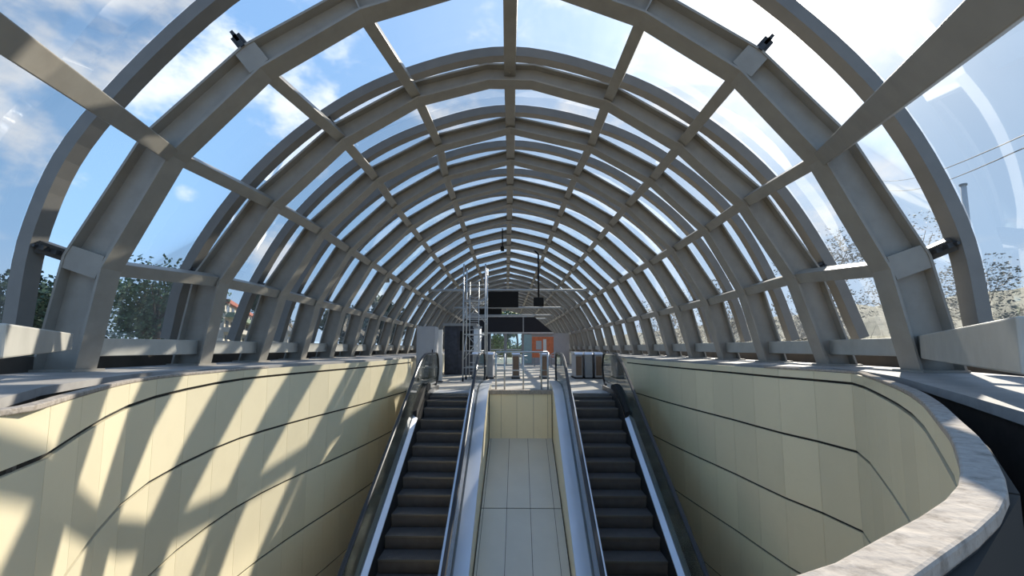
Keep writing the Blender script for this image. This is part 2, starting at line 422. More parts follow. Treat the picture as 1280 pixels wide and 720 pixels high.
# floor the photographer stands on, between rim and parapet
a = offset_plan(rim, .065)
mb = MB()
outer = [V((3.9, 6.3, 0)), V((3.9, 5.5, 0)), V((3.5, 4.3, 0)), V((3.0, 3.2, 0)), V((2.5, 2.5, 0)), V((2.2, 1.8, 0)), V((1.9, 1.2, 0)), V((1.6, .6, 0)), V((1.4, .2, 0)), V((1.2, -.1, 0)), V((.6, -.3, 0)), V((0, -.4, 0))]
n = len(a); m_ = len(outer)
left = [V((-p.x*1.05, p.y, 0)) for p in reversed(outer[:-1])]
outer = outer+left
A = resample(a, 40); B = resample(outer, 40)
for i in range(39):
    mb.hexa([A[i], A[i+1], B[i+1], B[i]], [p-V((0, 0, .1)) for p in (A[i], A[i+1], B[i+1], B[i])])
structure(mb.build('floor_walkway', M['granite']))

# lane between the escalators
lane0, lane1 = V((0, LY, CZ-2.14)), V((0, 4.6, CZ-2.14-.364*(LY-4.6)))
mb = MB()
def lane_pt(x, t): p = lane0.lerp(lane1, t); return V((x, p.y, p.z))
xs = [-.70, -.655, -.22, .22, .66, .80]
nrows = 4
for r in range(nrows):
    for c in range(len(xs)-1):
        t0, t1 = (r*2.45)/6.81+.002, min(((r+1)*2.45)/6.81-.0015, 1)
        if t0 >= 1: continue
        q = [lane_pt(xs[c]+.004, t0), lane_pt(xs[c+1]-.004, t0), lane_pt(xs[c+1]-.004, t1), lane_pt(xs[c]+.004, t1)]
        mb.hexa(q, [p-V((0, 0, .03)) for p in q], 0)
q = [lane_pt(-.71, 0), lane_pt(.81, 0), lane_pt(.81, 1), lane_pt(-.71, 1)]
mb.hexa([p-V((0, 0, .008)) for p in q], [p-V((0, 0, .1)) for p in q], 1)
structure(mb.build('floor_lane', [M['tile'], M['joint']]))
mb = MB()
wx = [-.70, -.42, -.04, .36, .70, .80]
for c in range(5): mb.box(wx[c]+.003, wx[c+1]-.003, LY-.03, LY, CZ-2.16, -.015)
mb.box(-.71, .81, LY-.02, LY+.06, CZ-2.2, -.016, 1)
structure(mb.build('wall_lane_end', [M['panel'], M['joint']]))
mb = MB(); mb.box(-.74, .84, LY-.06, LY+.2, -.014, .09); structure(mb.build('trim_6', M['coping'], bevel=.01))

# ================================================================ STEEL FRAME
ribY = [4.98, 6.78, 8.38, 9.95, 11.55, 13.1, 14.8]
while ribY[-1] < 49.5: ribY.append(ribY[-1]+(1.8 if len(ribY) < 9 else 2.0))
NR = len(ribY)
gx = [0, 1.45, 2.57, 3.57, 4.25, 4.55]; gz = [4.2, 3.82, 3.12, 2.14, .97, -.255]
def centre(y): return -.13-.0265*(y-8.38) if y > 8.38 else -.13
traced = {0: {-1: (-1.80, 3.84), -2: (-2.91, 3.15), -3: (-3.87, 2.14), -4: (-4.52, .86), -5: (-4.71, -.255), 0: (-.09, 4.37), 1: (1.43, 3.77), 2: (2.47, 3.06), 3: (3.31, 2.06), 4: (3.93, .83), 5: (4.16, -.255)},
          1: {-1: (-1.55, 3.83), -2: (-2.68, 3.16), -3: (-3.71, 2.14), -4: (-4.45, .97), -5: (-4.66, -.255), 0: (-.13, 4.2), 1: (1.36, 3.75), 2: (2.45, 3.05), 3: (3.37, 2.14), 4: (4.05, 1.0), 5: (4.44, -.255)},
          2: {-1: (-1.49, 3.80), -2: (-2.66, 3.15), -3: (-3.68, 2.14), -4: (-4.38, .97), -5: (-4.72, -.255), 0: (-.15, 4.15), 1: (1.36, 3.78), 2: (2.49, 3.12), 3: (3.47, 2.17), 4: (4.10, 1.0), 5: (4.43, -.255)}}
def profile(i):
    if i in traced: return {k: V((v[0], 0, v[1]+CZ)) for k, v in traced[i].items()}
    c = centre(ribY[i])
    return {k: V((c+math.copysign(gx[abs(k)], k if k else 1), 0, gz[abs(k)]+CZ)) for k in range(-5, 6)}
prof = [profile(i) for i in range(NR)]
def chain(i):
    p = prof[i]; pts = [p[k] for k in range(-5, 6)]
    if i in (0, 1):
        l = pts[5].lerp(pts[4], .23); r = pts[5].lerp(pts[6], .23)
        pts = pts[:5]+[l, r]+pts[6:]
    return pts
def normals(pts):
    out = []
    for i, p in enumerate(pts):
        ns = []
        for a, b in ((i-1, i), (i, i+1)):
            if a < 0 or b >= len(pts): continue
            d = (pts[b]-pts[a]).normalized(); ns.append(V((-d.z, 0, d.x)))
        if len(ns) == 2:
            m = (ns[0]+ns[1]).normalized(); out.append(m/max(m.dot(ns[0]), .5))
        else: out.append(ns[0])
    out[0] = V((-1, 0, 0)); out[-1] = V((1, 0, 0))
    return out
RD = .40; FW = .25
name_is_arch = [False]
rib_scale = [1.0]
def set_scale(i): rib_scale[0] = {0: 1.25, 1: 1.10, 2: 1.0, 3: .98, 4: .95, 5: .92}.get(i, .84)
rdk = [.33, .36, .40, .42, .43, .43]
def nrm(i, k):
    p = prof[i]; n = normals([p[j] for j in range(-5, 6)])[k+5]; return n
def depth_at(p):
    # the ribs are deepest at the feet and slimmest at the ridge
    f = min(1, max(0, (p.z-CZ-.5)/3.5)); return (.385-.135*f)*rib_scale[0]
def strip(pts, ns, o0, o1, y0, y1):
    mb = MB(); secs = []
    for p, n in zip(pts, ns):
        dd = depth_at(p); u0 = o0 if o0 < .1 else dd+o0-RD; u1 = o1 if o1 < .1 else dd+o1-RD
        if name_is_arch[0]: u0, u1 = o0, o1
        a = p+n*u0; b = p+n*u1
        secs.append([V((a.x, y0, a.z)), V((b.x, y0, b.z)), V((b.x, y1, b.z)), V((a.x, y1, a.z))])
    return mb.sweep(secs)
for i in range(NR):
    set_scale(i)
    y1 = ribY[i]; yc = y1-FW/2
    pts = chain(i); ns = normals(pts)
    where = {0: 'nearest and largest grey steel portal rib, its feet at both edges of the picture', NR-1: 'farthest grey steel portal rib, at the end wall of the hall'}.get(i, ordinal(i)+' grey steel portal rib counted from the viewer along the glazed vault')
    t = empty('steel_rib', (centre(y1), yc, RIMZ), where, 'roof rib', 'steel ribs of the vault')
    strip(pts, ns, .0, .028, yc-FW/2, yc+FW/2).build('inner_flange', M['steel'], t)
    strip(pts, ns, .0285, RD-.0285, yc-.014, yc+.014).build('web', M['steel'], t)
    strip(pts, ns, RD-.028, RD, yc-FW/2, yc+FW/2).build('outer_flange', M['steel'], t)
    if i < 8:
        for k in range(-4, 5):
            n = nrm(i, k).normalized(); p = prof[i][k]
            tang = V((n.z, 0, -n.x)); mb = MB()
            A_ = p+n*.029; B_ = p+n*(depth_at(p)-.029)
            if i == 0 and k in (-4, -2, 2, 4):
                # closed purlin seat on the front of the nearest rib
                w = .13; y0 = yc-FW/2+.01
            elif i == 0 and k == 0: w = .08; y0 = yc-FW/2+.01
            else: w = .010; y0 = yc-FW/2+.02
            if i == 0 and k in (-3, 3): continue
            mb.hexa([V((q.x, y0, q.z)) for q in (A_-tang*w, A_+tang*w, B_+tang*w, B_-tang*w)], [V((q.x, yc-.0145, q.z)) for q in (A_-tang*w, A_+tang*w, B_+tang*w, B_-tang*w)])
            mb.build('purlin_seat' if w > .05 else 'stiffener', M['steel'], t)
    if i == 0:
        for k in (-2, 2):
            n = nrm(i, k).normalized(); p = prof[i][k]+n*(depth_at(prof[i][k])+.001); p.y = yc-.04; mb = MB()
            mb.beam(p, p+n*.17, .12, .12, (0, 1, .02)); mb.beam(p+n*.06-V((0, .1, 0)), p+n*.06+V((0, .1, 0)), .05, .17, n); mb.beam(p+n*.13-V((0, .1, 0)), p+n*.13+V((0, .1, 0)), .04, .15, n)
            mb.build('bracket', M['bracket'], t)
    for s, k in ((-1, -5), (1, 5)):
        mb = MB(); p = prof[i][k]; mb.box(min(p.x-s*.04, p.x+s*(RD+.04)), max(p.x-s*.04, p.x+s*(RD+.04)), yc-.19, yc+.19, RIMZ+.006, RIMZ+.03)
        mb.build('base_plate', M['steel'], t)

# purlins: one line per knee of the ribs
def side_name(k):
    if k == 0: return 'ridge'
    return ['', 'first', 'second', 'third', 'fourth'][abs(k)]
for k in range(-4, 5):
    lab = 'grey steel purlin line along the ridge of the glazed vault' if k == 0 else '%s purlin line %s of the ridge, running the length of the vault' % (side_name(k), 'left' if k < 0 else 'right')
    t = empty('purlin', (prof[1][k].x, ribY[0], prof[1][k].z), lab, 'purlin', 'purlin lines of the vault')
    for i in range(NR-1):
        A_, B_ = prof[i][k], prof[i+1][k]
        na, nb = nrm(i, k).normalized(), nrm(i+1, k).normalized()
        o = .035+.10
        a = A_+na*o; b = B_+nb*o; a.y = ribY[i]-FW/2+.016; b.y = ribY[i+1]-FW/2-.016
        ta = V((na.z, 0, -na.x)); tb = V((nb.z, 0, -nb.x)); w, h = .075, .10
        if k == 0: w = .09
        mb = MB()
        mb.hexa([a-ta*w-na*h, a+ta*w-na*h, a+ta*w+na*h, a-ta*w+na*h], [b-tb*w-nb*h, b+tb*w-nb*h, b+tb*w+nb*h, b-tb*w+nb*h])
        mb.build('segment', M['steel'], t, bevel=.008)
    if abs(k) == 3:
        # bay towards the viewer, bending inwards round the end of the hall
        na = nrm(0, k).normalized(); a = prof[0][k]+na*.15; a.y = ribY[0]-FW/2-.016
        if k > 0: b = V((1.80, 1.45, 1.62+CZ)); b = ray_y(1213, 40, 1.75)
        else: b = ray_y(0, 42, 2.15)
        d = (b-a).normalized(); b = b+d*.75
        mb = MB(); mb.beam(a, b, .17, .22, na); mb.build('segment', M['steel'], t, bevel=.008)

# base beams
for s in (-1, 1):
    t = empty('base_beam', (s*4.8, ribY[0], RIMZ+.15), 'pale grey steel base beam joining the rib feet on the %s side' % ('left' if s < 0 else 'right'), 'beam')
    for i in range(NR-1):
        a = prof[i][5*s]+V((s*.20, ribY[i]-FW/2+.016, .0)); b = prof[i+1][5*s]+V((s*.20, ribY[i+1]-FW/2-.016, 0))
        a.z = b.z = RIMZ+.27
        MB().beam(a, b, .18, .21).build('segment', M['beam'], t, bevel=.01)
    a = prof[0][5*s]+V((s*.20, ribY[0]-FW/2-.016, 0)); a.z = RIMZ+.27
    if s > 0: b = V((2.35, 1.95, a.z))
    else: b = V((-3.25, 2.6, a.z))
    if s > 0: b = V((2.12, 1.82, a.z))
    if s < 0: a2 = V((a.x-.02, 4.35, a.z))
    if s < 0: a = ray_y(75, 427, 4.4); b = ray_y(-30, 426, 2.0)
    d = (b-a).normalized()
    MB().beam(a, b, .18, .165 if s < 0 else .24).build('segment', M['beam'], t, bevel=.01)

# glazing arches outside the ribs
aoff = [.34, .41, .48, .52, .52, .50]
arch_curve = []
for i in range(NR):
    set_scale(i)
    yc = ribY[i]-FW/2
    if i == 0:
        ya = 4.66
        raw = [(29, 408), (55, 285), (122, 160), (285, 0)]
        L = [ray_y(x, y, ya) for x, y in raw]
        L[0].z = RIMZ+.38
        Rr = [ray_y(x, y, ya) for x, y in ((954, 0), (1094, 130), (1183, 280), (1215, 408))]
        Rr[-1].z = RIMZ+.38
        pts = L+[V((-1.9, ya, 4.72+CZ)), V((-.2, ya, 5.02+CZ)), V((1.5, ya, 4.68+CZ))]+Rr
        for q in pts: q.y = 0
    else:
        ya = yc
        pts = [prof[i][k]+nrm(i, k).normalized()*aoff[abs(k)] for k in range(-5, 6)]
        pts[0].z = pts[-1].z = RIMZ+.38
    cv = catmull(pts, 6); arch_curve.append((cv, ya))
    ns = []
    for j in range(len(cv)):
        d = (cv[min(j+1, len(cv)-1)]-cv[max(j-1, 0)]).normalized(); ns.append(V((-d.z, 0, d.x)))
    w = .085
    t = empty('glazing_arch', (cv[len(cv)//2].x, ya, RIMZ+.3), '%s curved grey glazing arch, outside the %s steel rib' % (ordinal(i), ordinal(i)), 'glazing bar', 'curved glazing arches')
    name_is_arch[0] = True
    strip(cv, ns, 0, .15, ya-w, ya+w).build('arch_bar', M['arch'], t, smooth=False)
    if i < 5:
        for k in ((-4, 4) if i == 0 else (-4, -2, 2, 4)):
            n = nrm(i, k).normalized(); p = prof[i][k]+n*depth_at(prof[i][k])
            q = min(cv, key=lambda c: (c-(p+n*.2)).length)
            mb = MB(); y_ = yc if i else yc-.06
            A_ = V((p.x, yc, p.z))+n*.001; B_ = V((q.x, ya, q.z))
            d = (B_-A_)
            mb.beam(A_, B_, .13, .13, (0, 1, .02))
            for f in (.15, .5, .85):
                c_ = A_+d*f; mb.beam(c_-V((0, .075, 0)), c_+V((0, .075, 0)), .05, .16, n)
                mb.beam(c_-V((0, .11, 0)), c_+V((0, .11, 0)), .03, .03, n)
            mb.beam(A_, A_+n*.03, .16, .16, (0, 1, .02))
            mb.build('bracket', M['bracket'], t)

# glass sheets between the arches
def sheet(ci, cj, half, name, m, label, group=None, y0=None, y1=None):
    (c0, ya), (c1, yb) = ci, cj
    h = len(c0)//2
    h1 = len(c1)//2
    r0 = c0[:h+1] if half < 0 else c0[h:]
    r1 = c1[:h1+1] if half < 0 else c1[h1:]
    k = 28
    q0 = resample([p.copy() for p in r0], k); q1 = resample([p.copy() for p in r1], k)
    mb = MB(); base = []
    def out(q, j):
        d = (q[min(j+1, k-1)]-q[max(j-1, 0)]).normalized(); return q[j]+V((-d.z, 0, d.x))*.158
    for j in range(k):
        a = out(q0, j); b = out(q1, j); mb.v += [V((a.x, ya+.02, a.z)), V((b.x, yb-.02, b.z))]
    for j in range(k-1): mb.f.append((2*j, 2*j+1, 2*j+3, 2*j+2)); mb.m.append(0)
    o = mb.build(name, m, smooth=True, loc=(mb.v[0].x, ya, mb.v[0].z))
    return tag(o, label, 'glass', group)
for i in range(NR-1):
    for h in (-1, 1):
        sheet(arch_curve[i], arch_curve[i+1], h, 'glass_sheet', M['glassL'] if h < 0 else M['glassR'],
              'curved %s glass sheet on the %s slope between the %s and %s ribs' % ('clear' if h < 0 else 'dusty', 'left' if h < 0 else 'right', ordinal(i), ordinal(i+1)), 'glass sheets of the vault')
# end bay towards the viewer
c0, ya = arch_curve[0]
for h in (-1, 1):
    q = [V((p.x*.90+(-.05), 0, CZ-.2+(p.z-CZ+.2)*.96)) for p in c0]
    q2 = [V((p.x*.72+(-.05), 0, CZ-.2+(p.z-CZ+.2)*.86)) for p in c0]
    hh = len(c0)//2; k = 28
    rows = []
    for cc in (q2, q, c0):
        r_ = cc[:hh+1] if h < 0 else cc[hh:]
        rows.append(resample([p.copy() for p in r_], k))
    mb = MB()
    for rr, yy in zip(rows, (1.0, 2.9, 4.58)):
        for j, p in enumerate(rr):
            d = (rr[min(j+1, k-1)]-rr[max(j-1, 0)]).normalized(); p = p+V((-d.z, 0, d.x))*.16; mb.v.append(V((p.x, yy, p.z)))
    for r_ in range(2):
        for j in range(k-1): mb.f.append((r_*k+j, r_*k+j+1, (r_+1)*k+j+1, (r_+1)*k+j)); mb.m.append(0)
    o = mb.build('glass_sheet', M['glassL'], smooth=True, loc=(h*3, 2, RIMZ+.3))
    tag(o, 'glass sheet bending round the %s end of the vault, in front of the nearest rib' % ('left' if h < 0 else 'right'), 'glass', 'glass sheets of the vault')

# tie bars across the far half
tie_lab = ['nearest', 'second', 'third', 'farthest']
for j, (i, zr, x0, x1) in enumerate(((8, 2.36, -3.3, 3.3), (12, 2.36, -3.3, 3.3), (15, 2.36, -3.3, 3.3), (17, 2.36, -3.3, 3.3))):
    y = ribY[i]-FW/2; c = centre(ribY[i])
    t = empty('tie_beam', (c, y, zr+CZ), '%s pale tie beam spanning the vault above the hall' % tie_lab[j], 'beam', 'tie beams')
    x0 += c; x1 += c
    MB().tube([(x0, y, zr+CZ), (x1, y, zr+CZ)], .05).build('lower_chord', M['lamp'], t, smooth=True)
    mb = MB()
    for s, x in ((1, x0), (-1, x1)): mb.box(min(x, x+s*.1), max(x, x+s*.1), y-.08, y+.08, zr+CZ-.1, zr+CZ+.1)
    mb.build('end_plate', M['steel'], t)

# ================================================================ ESCALATORS
TAN = math.tan(R(30))
Y0 = 10.40            # where the pitch line meets the landing level
YB = 4.7; ZB = (YB-Y0)*TAN
def path(h):
    """side profile (y, z) of the incline raised by h, from the landing down"""
    pts = [(12.0, h), (11.0, h)]
    for f in (0, .25, .5, .75, 1):
        # round the knee between 10.95 and 9.85
        y = 10.95+(9.85-10.95)*f
        a = (10.95, 0.0); b = (10.40, 0.0); c = (9.85, (9.85-Y0)*TAN)
        q = ((1-f)**2*a[0]+2*f*(1-f)*b[0]+f*f*c[0], (1-f)**2*a[1]+2*f*(1-f)*b[1]+f*f*c[1])
        pts.append((q[0], q[1]+h))
    pts.append((YB, ZB+h))
    return pts
def ribbon(x0, x1, h0, h1, p0=None):
    mb = MB(); A_ = path(h0); B_ = path(h1); secs = []
    for (y, z), (y2, z2) in zip(A_, B_): secs.append([V((x0, y, z)), V((x1, y, z)), V((x1, y2, z2)), V((x0, y2, z2))])
    return mb.sweep(secs)
def escalator(s, label):
    """s = -1 left, +1 right; built from its centre line outwards"""
    ox = .05
    t = empty('escalator', (ox+s*1.67, 11.2, 0), label, 'escalator', 'pair of escalators')
    def X(a): return ox+s*a
    def rb(a, b, h0, h1): return ribbon(min(X(a), X(b)), max(X(a), X(b)), h0, h1)
    xi, xo = 1.17, 2.16
    # steps
    n = 18; y = 11.0
    edges = []
    # tread noses along the incline
    k = 0
    z = 0.0
    lev = [(10.72, -.035), (10.42, -.11), (10.09, -.235)]
    noses = [(a, b) for a, b in lev]
    yy, zz = 10.09, -.235
    while yy-.346 > YB: yy -= .346; zz -= .2; noses.append((yy, zz))
    prev = (11.05, 0.0)
    for (ny, nz_) in noses:
        # tread behind the nose at its own height, riser dropping to the next
        mb = MB()
        back = prev[0]
        hgt = .21
        x0, x1 = sorted((X(xi+.01), X(xo-.01)))
        mb.box(x0, x1, ny, back-.004, nz_-.03, nz_)
        # curved ribbed riser
        q = []
        for f in range(6):
            a = f/5; q.append((ny+.012+.05*a*a, nz_-.03-a*hgt))
        secs = [[V((x0, yv, zv)), V((x1, yv, zv)), V((x1, yv+.012, zv)), V((x0, yv+.012, zv))] for yv, zv in q]
        mb.sweep(secs)
        nribs = 34
        for r in range(nribs):
            xx = x0+(x1-x0)*(r+.5)/nribs; mb.box(xx-.007, xx+.007, ny+.004, back-.01, nz_, nz_+.006)
        st = mb.build('step', M['step'], t)
        e = MB(); e.box(x0, x1, ny-.006, ny+.018, nz_-.022, nz_+.004); e.build('step_edge', M['stepedge'], st)
        prev = (ny, nz_)
    # comb plate and landing plate
    x0, x1 = sorted((X(xi-.01), X(xo+.01)))
    mb = MB(); mb.box(x0, x1, 11.06, 11.88, -.03, .004); mb.build('landing_plate', M['steelbright'], t)
    mb = MB()
    for r in range(30):
        xx = x0+(x1-x0)*(r+.5)/30; mb.box(xx-.01, xx+.01, 10.98, 11.06, -.01, .012)
    mb.build('comb', M['frame'], t)
    # skirts
    rb(xi-.012, xi, -.30, .17).build('skirt', M['skirt'], t)
    rb(xo, xo+.012, -.30, .12).build('skirt', M['skirt'], t)
    # inner decks (towards the steps)
    rb(1.03, xi, .17, .20).build('inner_deck', M['steelbright'], t)
    A_ = path(.12); B_ = path(.16); mb = MB(); x0, x1 = sorted((X(xo), X(xo+.165)))
    cut = [(9.52, (9.52-Y0)*TAN)]+[A_[-1]]
    xa, xb = (x0, x1) if s > 0 else (x1, x0)
    secs = [[V((xa, y, z)), V((xb, y, z+.10)), V((xb, y, z+.13)), V((xa, y, z+.03))] for y, z in ((9.52, (9.52-Y0)*TAN+.12), A_[-1])]
    mb.sweep(secs); mb.build('inner_deck', M['steelbright'], t)
    mb = MB(); secs = []  # stretch of inner deck coloured black along the upper bend
    pts = [p for p in path(.12)[1:]][:-1]+[(9.53, (9.53-Y0)*TAN+.12)]
    m = len(pts)
    for j, (y, z) in enumerate(pts):
        hh = .05+.10*min(1, j/2.0)
        secs.append([V((x0+(.02 if s > 0 else 0), y, z)), V((x1-(.02 if s < 0 else 0), y, z)), V((x1-(.02 if s < 0 else 0), y, z+hh+.03)), V((x0+(.02 if s > 0 else 0), y, z+hh))])
    mb.sweep(secs); o = mb.build('bend_deck', M['deckblack'], t); o['label'] = 'black ribbed inner deck section round the upper bend'
    # outer decks
    rb(.74, .955, .18, .24).build('outer_deck', M['steelbright'], t)
    rb(2.36, 2.56, .18, .24).build('outer_deck', M['frame'], t)
    # cladding under the outer decks
    mb = MB(); A_ = path(.18)
    top = [(p[0], p[1]) for p in A_]
    for a in ((.765, .785), (2.53, 2.55)):
        x0, x1 = sorted((X(a[0]), X(a[1])))
        secs = [[V((x0, y, max(PITZ+.02, z-2.2))), V((x1, y, max(PITZ+.02, z-2.2))), V((x1, y, z)), V((x0, y, z))] for y, z in top]
        c = MB().sweep(secs); c.build('side_cladding', M['panel'], t)
    # glass balustrades with handrails
    for a, nm in ((.98, 'inner'), (2.26, 'outer')):
        x0 = X(a)-.006; x1 = X(a)+.006
        low = path(.20 if nm == 'outer' else .205); hi = path(.93)
        yn = 12.15
        mb = MB(); secs = []
        secs.append([V((x0, yn+.22, .45)), V((x1, yn+.22, .45)), V((x1, yn+.22, .55)), V((x0, yn+.22, .55))])
        secs.append([V((x0, yn+.16, .24)), V((x1, yn+.16, .24)), V((x1, yn+.16, .80)), V((x0, yn+.16, .80))])
        secs.append([V((x0, yn, .20)), V((x1, yn, .20)), V((x1, yn, .93)), V((x0, yn, .93))])
        for (y, z), (y2, z2) in zip(low, hi): secs.append([V((x0, y, z)), V((x1, y, z)), V((x1, y2, z2)), V((x0, y2, z2))])
        mb.sweep(secs); mb.build('balustrade_glass', M['balglass'], t)
        hp = [(yn-.1, .12), (yn+.12, .22), (yn+.24, .40), (yn+.27, .58), (yn+.20, .80), (yn+.08, .93), (yn-.08, .965)]+[(y, z+.035) for y, z in hi]
        mb = MB(); secs = []
        w = .031
        for j, (y, z) in enumerate(hp):
            a_ = hp[max(j-1, 0)]; b_ = hp[min(j+1, len(hp)-1)]
            d = V((0, b_[0]-a_[0], b_[1]-a_[1])).normalized(); nn = V((0, d.z, -d.y))
            if nn.z < 0 and j > 4: nn = -nn
            c_ = V((X(a), y, z)); ww = V((w, 0, 0)); hh = nn*.018
            secs.append([c_-ww-hh, c_-ww*1.05+hh*.3, c_-ww*.6+hh, c_+ww*.6+hh, c_+ww*1.05+hh*.3, c_+ww-hh])
        mb.sweep(secs); mb.build('handrail', M['rubber'], t, smooth=False)
        rb(a-.02, a+.02, .175 if nm == 'outer' else .20, .215 if nm == 'outer' else .225).build('glass_channel', M['frame'], t)
    return t
escalator(-1, 'left escalator with dark steps, steel decks and glass balustrades, beside the sunlit wall')
escalator(1, 'right escalator with dark steps, steel decks and glass balustrades, beside the shaded wall')

# guard rail at the head of the lane
t = empty('guard_rail', (.05, LY+.1, .09), 'low stainless guard rail between the escalator heads, above the lane end wall', 'railing')
MB().tube([(-.55, LY+.1, 1.0), (.72, LY+.1, 1.0)], .022).build('top_rail', M['pipe'], t, smooth=True)
MB().tube([(-.55, LY+.1, .55), (.72, LY+.1, .55)], .012).build('middle_rail', M['pipe'], t, smooth=True)
for x in (-.55, -.34, .12, .56, .72):
    MB().tube([(x, LY+.1, .09), (x, LY+.1, .985)], .02).build('post', M['pipe'], t, smooth=True)

# ================================================================ HALL BEYOND
# ticket gates
gate = [(597, 'first'), (613, 'second'), (645, 'third'), (680, 'fourth'), (721, 'fifth'), (733, 'sixth'), (745, 'seventh')]
gl_ = ['stainless ticket gate beside the scaffold tower, leftmost of the row', 'stainless ticket gate just left of the guard rail', 'tan sided ticket gate behind the middle of the guard rail',
       'ticket gate behind the right end of the guard rail', 'brown sided ticket gate just right of the right escalator inner handrail', 'grey ticket gate above the right escalator landing, between two brown ones', 'brown sided ticket gate near the right balustrade newel']
gy = 16.8
for (px, nm), lb in zip(gate, gl_):
    p = ray_y(px, 450, gy); x = p.x
    t = empty('ticket_gate', (x, gy, 0), lb, 'ticket gate', 'row of ticket gates')
    w = .13
    MB().box(x-w, x+w, gy-.55, gy+.55, .04, .86).build('cabinet', M['cabinet'], t, bevel=.02)
    mb = MB(); mb.poly_prism([(x-w-.02, gy-.62, .861), (x-w-.02, gy+.62, .861), (x-w-.02, gy+.56, .95), (x-w-.02, gy-.50, .95)], (2*w+.04, 0, 0)); mb.build('lid', M['steelbright'], t, bevel=.012)
    pn = 'brown' if px in (645, 721, 745, 680) else 'frame'
    MB().box(x-w+.03, x+w-.03, gy-.575, gy-.552, .12, .80).build('end_panel', M[pn], t)
    MB().box(x-w-.03, x+w+.03, gy-.58, gy+.58, 0, .039).build('plinth', M['black'], t)
    mb = MB()
    hub = V((x+w+.03, gy, .80))
    mb.tube([hub-V((.03, 0, 0)), hub+V((.05, 0, 0))], .05)
    for a in (0, 120, 240):
        d = V((.75, math.sin(R(a+90))*.66*0+.5*math.cos(R(a)), .5*math.sin(R(a)))).normalized()
        mb.tube([hub, hub+d*.32], .016)
    mb.build('tripod_arm', M['pipe'], t, smooth=True)

# grey cabinet
p0 = ray_y(521, 408, 13.6); p1 = ray_y(544, 408, 13.6)
t = empty('equipment_cabinet', ((p0.x+p1.x)/2, 13.9, 0), 'tall light grey equipment cabinet behind the left escalator newel', 'cabinet')
MB().box(p0.x, p1.x, 13.6, 14.2, .06, p0.z).build('body', M['cabinet'], t, bevel=.012)
MB().box(p0.x+.03, p1.x-.03, 13.585, 13.599, .12, p0.z-.05).build('door', M['cabinet'], t)
MB().box(p1.x-.08, p1.x-.055, 13.56, 13.584, .9, 1.05).build('handle', M['black'], t)
MB().box(p0.x+.02, p1.x-.02, 13.63, 14.17, 0, .059).build('plinth', M['black'], t)
p2 = ray_y(546, 412, 14.6); p3 = ray_y(553, 412, 14.6)
t = empty('wall_panel', ((p2.x+p3.x)/2, 14.7, 0), 'narrow pale panel standing between the grey cabinet and the dark kiosk', 'panel')
MB().box(p2.x, p3.x, 14.6, 14.7, .03, p2.z).build('board', M['white'], t, bevel=.005)
MB().box(p2.x-.03, p3.x+.03, 14.55, 14.75, 0, .029).build('foot', M['black'], t)

# dark kiosk
p0 = ray_y(556, 404, 18.6); p1 = ray_y(594, 404, 18.6)
t = empty('kiosk', ((p0.x+p1.x)/2, 19.2, 0), 'dark blue grey kiosk behind the scaffold tower', 'kiosk')
MB().box(p0.x, p1.x, 18.6, 20, .0, p0.z-.12).build('body', M['kiosk'], t, bevel=.02)
MB().box(p0.x-.06, p1.x+.06, 18.52, 20.08, p0.z-.119, p0.z).build('roof', M['frame'], t)
MB().box(p0.x+.12, p1.x-.75, 18.57, 18.599, .08, 2.0).build('door', M['kiosk'], t)
MB().box(p1.x-.62, p1.x-.12, 18.57, 18.599, 1.0, 1.8).build('window', M['screen'], t)

# white column
p = ray_y(597, 408, 17.6)
t = empty('column', (p.x, 17.6, 0), 'pale round column seen through the scaffold tower', 'column')
MB().tube([(p.x, 17.6, .08), (p.x, 17.6, p.z-.06)], .15, 20).build('shaft', M['white'], t, smooth=True)
MB().box(p.x-.2, p.x+.2, 17.4, 17.8, 0, .079).build('base', M['frame'], t)
MB().tube([(p.x, 17.6, p.z-.059), (p.x, 17.6, p.z)], .18, 20).build('cap', M['frame'], t)

# scaffold tower
q0 = ray_y(580, 330, 14.9); q1 = ray_y(607, 330, 14.9)
t = empty('scaffold_tower', ((q0.x+q1.x)/2, 15.3, 0), 'tall galvanised scaffold tower standing on the landing behind the left escalator', 'scaffold')
top = q0.z
for x in (q0.x, q1.x):
    for y in (14.9, 15.8): MB().tube([(x, y, .09), (x, y, top)], .024).build('standard', M['pipe'], t, smooth=True)
for x in (q0.x, q1.x):
    for y in (14.9, 15.8):
        mb = MB(); mb.tube([(x-.025, y, .06), (x+.025, y, .06)], .06, 12); mb.build('castor', M['black'], t)
for lv in (.45, 1.0, 1.55, 2.1, 2.65, 3.2):
    for y in (14.9, 15.8): MB().tube([(q0.x, y, lv), (q1.x, y, lv)], .016).build('ledger', M['pipe'], t, smooth=True)
for lv in (.7, 1.9):
    for e_ in ([(q0.x, 14.9, lv), (q1.x, 14.9, lv+.9)], [(q1.x, 15.8, lv), (q0.x, 15.8, lv+.9)], [(q0.x, 14.9, lv), (q0.x, 15.8, lv+.9)]):
        MB().tube(e_, .013).build('diagonal_brace', M['pipe'], t, smooth=True)
mb = MB(); mb.box(q0.x-.02, q1.x+.02, 14.95, 15.75, 2.69, 2.73); mb.build('platform', M['frame'], t)
xm = q0.x+.22
mb = MB()
for x in (xm, xm+.3): mb.tube([(x, 14.82, .1), (x, 14.82, 3.3)], .014)
for i in range(11): mb.tube([(xm, 14.82, .35+i*.27), (xm+.3, 14.82, .35+i*.27)], .01)
mb.build('ladder', M['pipe'], t, smooth=True)

